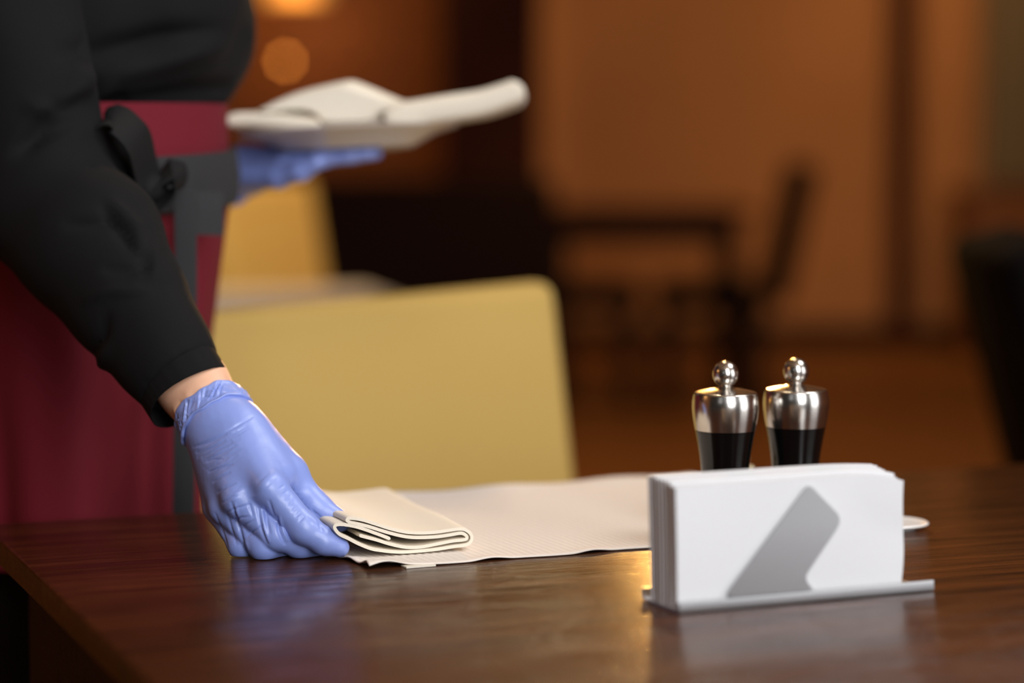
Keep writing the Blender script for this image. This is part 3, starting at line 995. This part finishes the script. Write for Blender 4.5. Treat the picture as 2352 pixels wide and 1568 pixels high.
wv, wf = surface_nets(wrist_sdf, (-.33, 1.81, .82), (-.19, 1.93, .97), .0018)
wn = normals(wv, wf)
wv = crease(wv, wn, [(((-0.2550, 1.8500, 0.8622), (-0.2495, 1.8500, 0.8487), (-0.2469, 1.8500, 0.8420)), .0022, -.0022), (((-0.2493, 1.8500, 0.8690), (-0.2427, 1.8500, 0.8555), (-0.2402, 1.8500, 0.8453)), .003, .0016), (((-0.2601, 1.8500, 0.8572), (-0.2542, 1.8500, 0.8453)), .002, .0014)])
wr = mesh_obj('wrist', wv, wf, M['skin'], body); wr['label'] = 'bare wrist between cuff and glove'
eye = mat('eye_white', (235, 232, 228), .2)
for y in (2.205, 2.268):
    bm = bmesh.new(); bmesh.ops.create_uvsphere(bm, u_segments=12, v_segments=8, radius=.0125, matrix=Matrix.Translation((-.293, y, 1.59)))
    bm_obj('eye', bm, eye, body, True)


def hair_sdf(p):
    d = cone(p, (-.385, 2.235, 1.615), (-.395, 2.235, 1.57), .097, .088, (1, 1.1, 1))
    cutx = (p[:, 0] + .325) * .8 - (p[:, 2] - 1.625) * .6
    return smax(d, cutx, .02)


v_, f_ = surface_nets(hair_sdf, (-.55, 2.1, 1.44), (-.25, 2.37, 1.75), .006)
mesh_obj('hair', v_, f_, M['hair'], per)

# shirt
fn1 = sines(21, 10, 28); fn2 = sines(22, 14, 70)
FA, FB = np.array(EL_R), np.array((-0.2502, 1.8720, 0.8665))


def shirt_sdf(p):
    t = cone(p, (-.405, 2.235, 1.17), (-.435, 2.24, 1.33), .165, .15, (1, .86, 1))
    t = smin(t, cone(p, (-.44, 2.11, 1.35), (-.44, 2.37, 1.36), .085, .085), .06)
    t = smin(t, cone(p, (-.425, 2.24, 1.42), (-.415, 2.24, 1.455), .062, .060), .03)
    t = smax(t, 1.0811 - p[:, 2] - (p[:, 0] + .34) * .10, .03)
    a = cone(p, SH_R, EL_R, .072, .058)
    f = chain(p, [J(EL_R, .0585), J((-0.3411, 1.9500, 0.9799), .0560), J((-0.3067, 1.9180, 0.9364), .0455), J((-0.2776, 1.8930, 0.9004), .0365), J((-0.2493, 1.8700, 0.8657), .0335)], .02)
    nn = (FB - FA) / np.linalg.norm(FB - FA)
    f = smax(f, (p - FB.astype(np.float32)) @ nn.astype(np.float32) + .014, .004)
    a = smin(a, f, .012)
    t = smin(t, a, .012)
    b = smin(cone(p, SH_L, EL_L, .07, .056), cone(p, EL_L, WR_L, .056, .034), .012)
    b = smax(b, p[:, 0] + .33, .004)
    t = smin(t, b, .012)
    return t + (fn1(p) * .013 + fn2(p) * .008) * np.clip((p[:, 2] - .93) / .15, .25, 1)


sv, sf = surface_nets(shirt_sdf, (-.70, 1.80, .84), (-.19, 2.60, 1.54), .0042, .012)
sn = normals(sv, sf)
SK = []
K = SK
fold(.007, -.006, (-0.3866, 1.9300, 1.0605), (-0.3619, 1.9300, 1.0881), (-0.3358, 1.9300, 1.0967))
fold(.006, .004, (-0.3826, 1.9300, 1.0898), (-0.3654, 1.9300, 1.0864), (-0.3425, 1.9300, 1.1087))
fold(.006, -.004, (-0.3936, 1.9300, 1.0536), (-0.3656, 1.9300, 1.0709), (-0.3342, 1.9300, 1.0881))
fold(.005, .004, (-0.3148, 1.9000, 1.0130), (-0.2979, 1.9000, 0.9959), (-0.2897, 1.9000, 0.9685))
fold(.004, -.004, (-0.3199, 1.9000, 1.0096), (-0.3031, 1.9000, 0.9874), (-0.2846, 1.9000, 0.9651))
fold(.004, .003, (-0.2893, 1.9000, 1.0027), (-0.2820, 1.9000, 0.9822), (-0.2779, 1.9000, 0.9548))
fold(.004, -.003, (-0.3475, 1.9000, 0.9976), (-0.3235, 1.9000, 0.9986), (-0.3030, 1.9000, 1.0010))
fold(.004, -.003, (-0.3155, 1.9000, 0.9634), (-0.2966, 1.9000, 0.9624), (-0.2829, 1.9000, 0.9668))
fold(.004, .003, (-0.3312, 1.9000, 0.9411), (-0.3106, 1.9000, 0.9479), (-0.2831, 1.9000, 0.9479))
fold(.004, -.003, (-0.3267, 1.9000, 0.8998), (-0.3180, 1.9000, 0.9101), (-0.3136, 1.9000, 0.9273))
fold(.005, .003, (-0.3255, 1.9000, 0.8652), (-0.3217, 1.9000, 0.8894), (-0.3146, 1.9000, 0.9032))
fold(.010, -.008, (-0.3554, 2.1000, 1.1344), (-0.2989, 2.1000, 1.1494), (-0.2462, 2.1000, 1.1568))
fold(.010, .006, (-0.3444, 2.1000, 1.1158), (-0.2916, 2.1000, 1.1344), (-0.2387, 2.1000, 1.1605))
fold(.010, -.007, (-0.3297, 2.1000, 1.0933), (-0.2769, 2.1000, 1.1027), (-0.2317, 2.1000, 1.1120))
sv = crease(sv, sn, [(p_, w_, a_ * 1.5) for p_, w_, a_ in SK])
shirt = mesh_obj('shirt', sv, sf, M['shirt'], per)
# buttoned sleeve cuff, an open band
fa, fx_, fy_, fz_ = tube_frame((-0.2738, 1.8900, 0.8965), (-0.2501, 1.8710, 0.8667))
Lc = (Vector((-0.2501, 1.8710, 0.8667)) - fa).length
rings = []
for (s, r0) in ((-.030, .0372), (-.0290, .0390), (-.0270, .0380), (-.024, .0376), (0, .0362), (.02, .0352), (Lc - .002, .0345), (Lc, .0343), (Lc + .0006, .0335), (Lc - .001, .0326), (.0, .0335)):
    r = []
    for k in range(96):
        a = 2 * math.pi * k / 96
        ruf = .0009 * math.sin(a * 22 + 3 * math.sin(a * 3)) * (1 if s < -.02 else .15)
        flare = .004 * max(0, math.cos(a - 3.5)) ** 4 * max(0, s / Lc)
        q = r0 + ruf + flare
        r.append(fa + fx_ * (q * math.cos(a)) + fy_ * (q * .93 * math.sin(a)) + fz_ * (s + .002 * math.sin(a * 2)))
    rings.append(r)
loft('sleeve_cuff', rings, M['shirt'], shirt, caps=(False, False))

# trousers and shoes (below the apron)
def trousers_sdf(p):
    d = cone(p, (-.42, 2.18, 1.0), (-.42, 2.28, 1.0), .092, .092)
    for y in (2.165, 2.295):
        d = smin(d, chain(p, [(-.42, y, .96, .084), (-.42, y, .50, .072), (-.44, y, .08, .062)], .03), .04)
    return smax(smax(d, .07 - p[:, 2], .004), p[:, 2] - 1.07, .004)


v_, f_ = surface_nets(trousers_sdf, (-.6, 1.98, .03), (-.25, 2.5, 1.12), .012)
mesh_obj('trousers', v_, f_, M['shirt'], per)
for y in (2.165, 2.295):
    def shoe_sdf(p, y=y):
        d = chain(p, [(-.47, y, .045, .046), (-.38, y, .045, .046), (-.27, y, .03, .040)], .02)
        return smax(d, .002 - p[:, 2], .003)
    v_, f_ = surface_nets(shoe_sdf, (-.54, y - .06, -.02), (-.2, y + .06, .11), .008)
    mesh_obj('shoe', v_, f_, M['black_leather'], per)

# apron: a long burgundy skirt wrapped round the hips
def skirt_pt(a, z, grow=0.0):
    """a = 0 points to the person's front (+x), -90 deg to the camera"""
    k = (1.09 - z) / .6
    cx0 = -.405 - .004 * k
    rx = .143 - .034 * max(0, min(1, (1.01 - z) / .2)) + .0 * k
    ry = .175 + .012 * k
    f = (.006 + .020 * k) * math.sin(a * 5 + 1.2 + .8 * k) * min(1, k * 2) + .006 * k * math.sin(a * 13 + z * 6)
    rx += grow + f * .8; ry += grow + f * .8
    return Vector((cx0 + rx * math.cos(a), 2.225 + ry * math.sin(a), z))


rings = []
NA_ = 120
for i in range(37):
    z = 1.095 - .405 * i / 36
    rings.append([skirt_pt(2 * math.pi * k / NA_, z) for k in range(NA_)])
for i in range(36, -1, -1):
    z = 1.095 - .405 * i / 36
    rings.append([skirt_pt(2 * math.pi * k / NA_, z, -.003) for k in range(NA_)])
apron = loft('apron', rings, M['apron'], per, caps=(False, False))
apron['label'] = 'burgundy waist apron'
rings = []
prof_w = [(1.052, .004), (1.054, .007), (1.030, .010), (1.006, .008), (1.003, .004), (1.006, .001), (1.05, .001)]
for (z, g) in prof_w:
    rings.append([skirt_pt(2 * math.pi * k / 96, z - .012 * math.sin(2 * math.pi * k / 96) * -1 * .6, g) for k in range(96)])
rings.append(rings[0])
wbd = loft('waistband', rings, M['tie'], apron, caps=(False, False)); wbd['label'] = 'charcoal waistband'


def ribbon(name, pts, width, wdir, th, m, parent):
    """flat strip along pts; wdir: width direction per point (or one vector)"""
    pts = [Vector(q) for q in smooth_prof(pts, 5)]
    rings = []
    for i, q in enumerate(pts):
        t = (pts[min(i + 1, len(pts) - 1)] - pts[max(i - 1, 0)]).normalized()
        w = Vector(wdir); w = (w - t * w.dot(t)).normalized(); n = t.cross(w)
        hw = width / 2
        rings.append([q + w * hw + n * th * .3, q + w * hw * .5 + n * th * .5, q - w * hw * .5 + n * th * .5, q - w * hw + n * th * .3,
                      q - w * hw - n * th * .3, q - w * hw * .5 - n * th * .5, q + w * hw * .5 - n * th * .5, q + w * hw - n * th * .3])
    return loft(name, rings, m, parent)


ribbon('tie_end', [(-0.2818, 2.0850, 1.0223), (-0.2812, 2.0830, 0.9886), (-0.2816, 2.0850, 0.9434), (-0.2835, 2.0880, 0.8828), (-0.2846, 2.0880, 0.8220), (-0.2856, 2.0880, 0.7723), (-0.2869, 2.0880, 0.7263)], .019, (1, .25, 0), .003, M['tie'], apron)
ribbon('tie_end', [(-0.2659, 2.1250, 1.0175), (-0.2649, 2.1220, 1.0023), (-0.2653, 2.1200, 0.9795)], .026, (1, .6, -.12), .003, M['tie'], apron)
for (ps, m_) in (([(-0.3088, 2.0300, 1.0199), (-0.3255, 2.0000, 1.0422), (-0.3362, 1.9850, 1.0708), (-0.3253, 1.9850, 1.0808), (-0.3085, 1.9900, 1.0644), (-0.3052, 2.0200, 1.0383), (-0.3015, 2.0300, 1.0199)], 'black_tie'),
                 ([(-0.3032, 2.0300, 1.0236), (-0.2855, 2.0350, 1.0362), (-0.2839, 2.0350, 1.0235), (-0.2979, 2.0300, 1.0145), (-0.3088, 2.0300, 1.0199)], 'black_tie')):
    ribbon('bow_loop', ps, .040, (.3, .9, .5), .004, M[m_], apron)
bm = bmesh.new(); bmesh.ops.create_uvsphere(bm, u_segments=14, v_segments=10, radius=.017, matrix=Matrix.Translation((-0.3051, 2.0300, 1.0217)) @ Matrix.Diagonal((1, 1.2, .85, 1)))
bm_obj('bow_knot', bm, M['black_tie'], apron, True)

# left hand under the plate
LW = J((-0.2846, 2.3850, 1.0246), .026)
lp = [J((-0.2628, 2.3750, 1.0316), .0220), J((-0.2277, 2.3650, 1.0369), .0180)]
LF = [[J((-0.2176, 2.3250, 1.0362), .0115), J((-0.1837, 2.3200, 1.0446), .0098), J((-0.1565, 2.3180, 1.0479), .0085), J((-0.1376, 2.3160, 1.0492), .0072)],
      [J((-0.2218, 2.3480, 1.0375), .0118), J((-0.1847, 2.3480, 1.0451), .0100), J((-0.1534, 2.3480, 1.0485), .0088), J((-0.1324, 2.3480, 1.0497), .0074)],
      [J((-0.2260, 2.3700, 1.0381), .0114), J((-0.1911, 2.3750, 1.0452), .0098), J((-0.1622, 2.3780, 1.0482), .0085), J((-0.1436, 2.3800, 1.0490), .0072)],
      [J((-0.2344, 2.3900, 1.0369), .0105), J((-0.2086, 2.4000, 1.0437), .0090), J((-0.1863, 2.4080, 1.0466), .0078), J((-0.1715, 2.4120, 1.0474), .0068)],
      [J((-0.2582, 2.3520, 1.0286), .0150), J((-0.2236, 2.3220, 1.0271), .0118), J((-0.2012, 2.3050, 1.0328), .0102), J((-0.1847, 2.2960, 1.0412), .0082)]]


def left_sdf(p):
    d = chain(p, [LW] + lp, .01)
    for f in LF[:4]:
        d = smin(d, cone(p, lp[0][:3], f[0][:3], .018, f[0][3]), .01)
    t = None
    for f in LF:
        h = smin(d, chain(p, f, .005), .006)
        t = h if t is None else smin(t, h, .0015)
    return t


v_, f_ = surface_nets(left_sdf, (-.32, 2.26, .98), (-.10, 2.46, 1.09), .002)
lg = mesh_obj('glove', relax(v_, f_, 1), f_, M['glove'], per)
rings = []
la, lx_, ly_, lz_ = tube_frame((-0.2878, 2.3870, 1.0237), (-0.2628, 2.3750, 1.0325))
for (s, r0) in ((-.004, .0285), (-.005, .0300), (.0, .0295), (.010, .0290), (.012, .0305), (.0135, .0300), (.013, .027), (-.004, .027)):
    rings.append([la + lx_ * ((r0 + .001 * math.sin(a * 15)) * math.cos(a)) + ly_ * ((r0 + .001 * math.sin(a * 15)) * math.sin(a)) + lz_ * s for a in [2 * math.pi * k / 60 for k in range(60)]])
loft('glove_cuff', rings, M['glove'], lg, caps=(False, False))

# ------------------------------------------------------------------ plate with folded napkins, carried on the left hand
PC = Vector((-0.1586, 2.3500, 1.0632))
Rpl = (Matrix.Rotation(rad(-3.0), 3, 'Y') @ Matrix.Rotation(rad(-2.5), 3, 'X'))
pl = lathe('plate', [(.0, -.0085), (.058, -.0085), (.062, -.011), (.066, -.009), (.085, .001), (.106, .0068), (.107, .0082), (.105, .0088), (.084, .0042), (.064, -.0045), (.0, -.005)], tuple(PC), M['plate'], n=64, axis=Rpl)
tag(pl, 'pale round plate carried on the left gloved hand, loaded with folded napkins', 'plate')


def cloth_stack(label, path, width_dir, width, th, layers, seed):
    """napkin folded in layers, following a path (x, y, z)"""
    pts = [Vector(q) for q in smooth_prof(path, 6)]
    wd_ = Vector(width_dir).normalized()
    rnd = sines(seed, 8, 45)
    rings = []
    nP = len(pts)
    ths = [q[0] for q in smooth_prof([(v_, 0) for v_ in th], 6)] if isinstance(th, list) else [th] * nP
    n = 24
    for i, q in enumerate(pts):
        t = i / (nP - 1)
        tg = (pts[min(i + 1, nP - 1)] - pts[max(i - 1, 0)]).normalized()
        w = (wd_ - tg * wd_.dot(tg)).normalized(); nn_ = tg.cross(w)
        if nn_.z < 0: nn_ = -nn_
        h = ths[i] * (min(1, math.sqrt(max(0.02, min(t, 1 - t) * 9))))
        r = []
        for k in range(n):
            a = 2 * math.pi * k / n
            cxx = math.copysign(abs(math.cos(a)) ** .4, math.cos(a)); sxx = math.copysign(abs(math.sin(a)) ** .6, math.sin(a))
            P = q + w * (width / 2 * cxx) + nn_ * (h / 2 * sxx)
            g = float(rnd(np.array([[P.x, P.y, P.z]], np.float32))[0])
            lay = .0008 * math.sin(sxx * layers * 3.14)
            P = P + nn_ * (.003 * g) * max(0, sxx) + w * lay
            r.append(P)
        rings.append(r)
    o = loft('carried_napkin', rings, M['napkin'])
    tag(o, label, 'napkin', 'folded napkins carried on the plate')
    return o


cloth_stack('cream folded napkin on the plate next to the black shirt, lying low', [(-0.2722, 2.3500, 1.0791), (-0.2469, 2.3500, 1.0808), (-0.2175, 2.3500, 1.0804), (-0.1922, 2.3500, 1.0774), (-0.1804, 2.3500, 1.0749)], (.15, 1, 0), .13, .017, 3, 61)
# the middle one is folded into a peak: a thin flap on the left, thick where it stands on the plate
heap = smooth_prof([(-0.2376, 2.3500, 1.0917), (-0.2215, 2.3500, 1.0997), (-0.2004, 2.3500, 1.1076), (-0.1751, 2.3500, 1.1139), (-0.1557, 2.3500, 1.1181), (-0.1465, 2.3500, 1.1177), (-0.1288, 2.3500, 1.1110), (-0.1078, 2.3500, 1.1018), (-0.0952, 2.3500, 1.0967), (-0.0944, 2.3500, 1.0930),
                    (-0.1057, 2.3500, 1.0909), (-0.1171, 2.3500, 1.0867), (-0.1231, 2.3500, 1.0766), (-0.1501, 2.3500, 1.0745), (-0.1728, 2.3500, 1.0753), (-0.1787, 2.3500, 1.0825), (-0.1887, 2.3500, 1.0892), (-0.2089, 2.3500, 1.0909), (-0.2300, 2.3500, 1.0892)], 4)
hc = Vector((-0.1584, 2.3500, 1.0938))
rnd_h = sines(62, 8, 60)
rings = []
for j in range(19):
    t = j / 18
    y = -.062 + .124 * t
    e = math.sqrt(max(.0, 1 - abs(2 * t - 1) ** 6))
    r = []
    for q in heap:
        d = Vector(q) - hc
        g = float(rnd_h(np.array([[q[0], y, q[2]]], np.float32))[0]) * .004
        P = hc + Vector((d.x * (.9 + .1 * e) + .012 * (t - .5), y, d.z * (.72 + .28 * e)))
        if d.z > -.012: P.z += g - .004 * t
        r.append(P)
    rings.append(r)
tag(loft('carried_napkin', rings, M['napkin']), 'cream napkin heaped into a peak in the middle of the plate', 'napkin', 'folded napkins carried on the plate')
cloth_stack('cream rolled napkin jutting out over the plate rim, its round end turned up', [(-0.1203, 2.3300, 1.0832), (-0.0902, 2.3300, 1.0861), (-0.0568, 2.3300, 1.0907), (-0.0276, 2.3300, 1.0957), (-0.0046, 2.3300, 1.1032), (0.0117, 2.3300, 1.1098)], (.1, 1, 0), .11, .026, 3, 63)
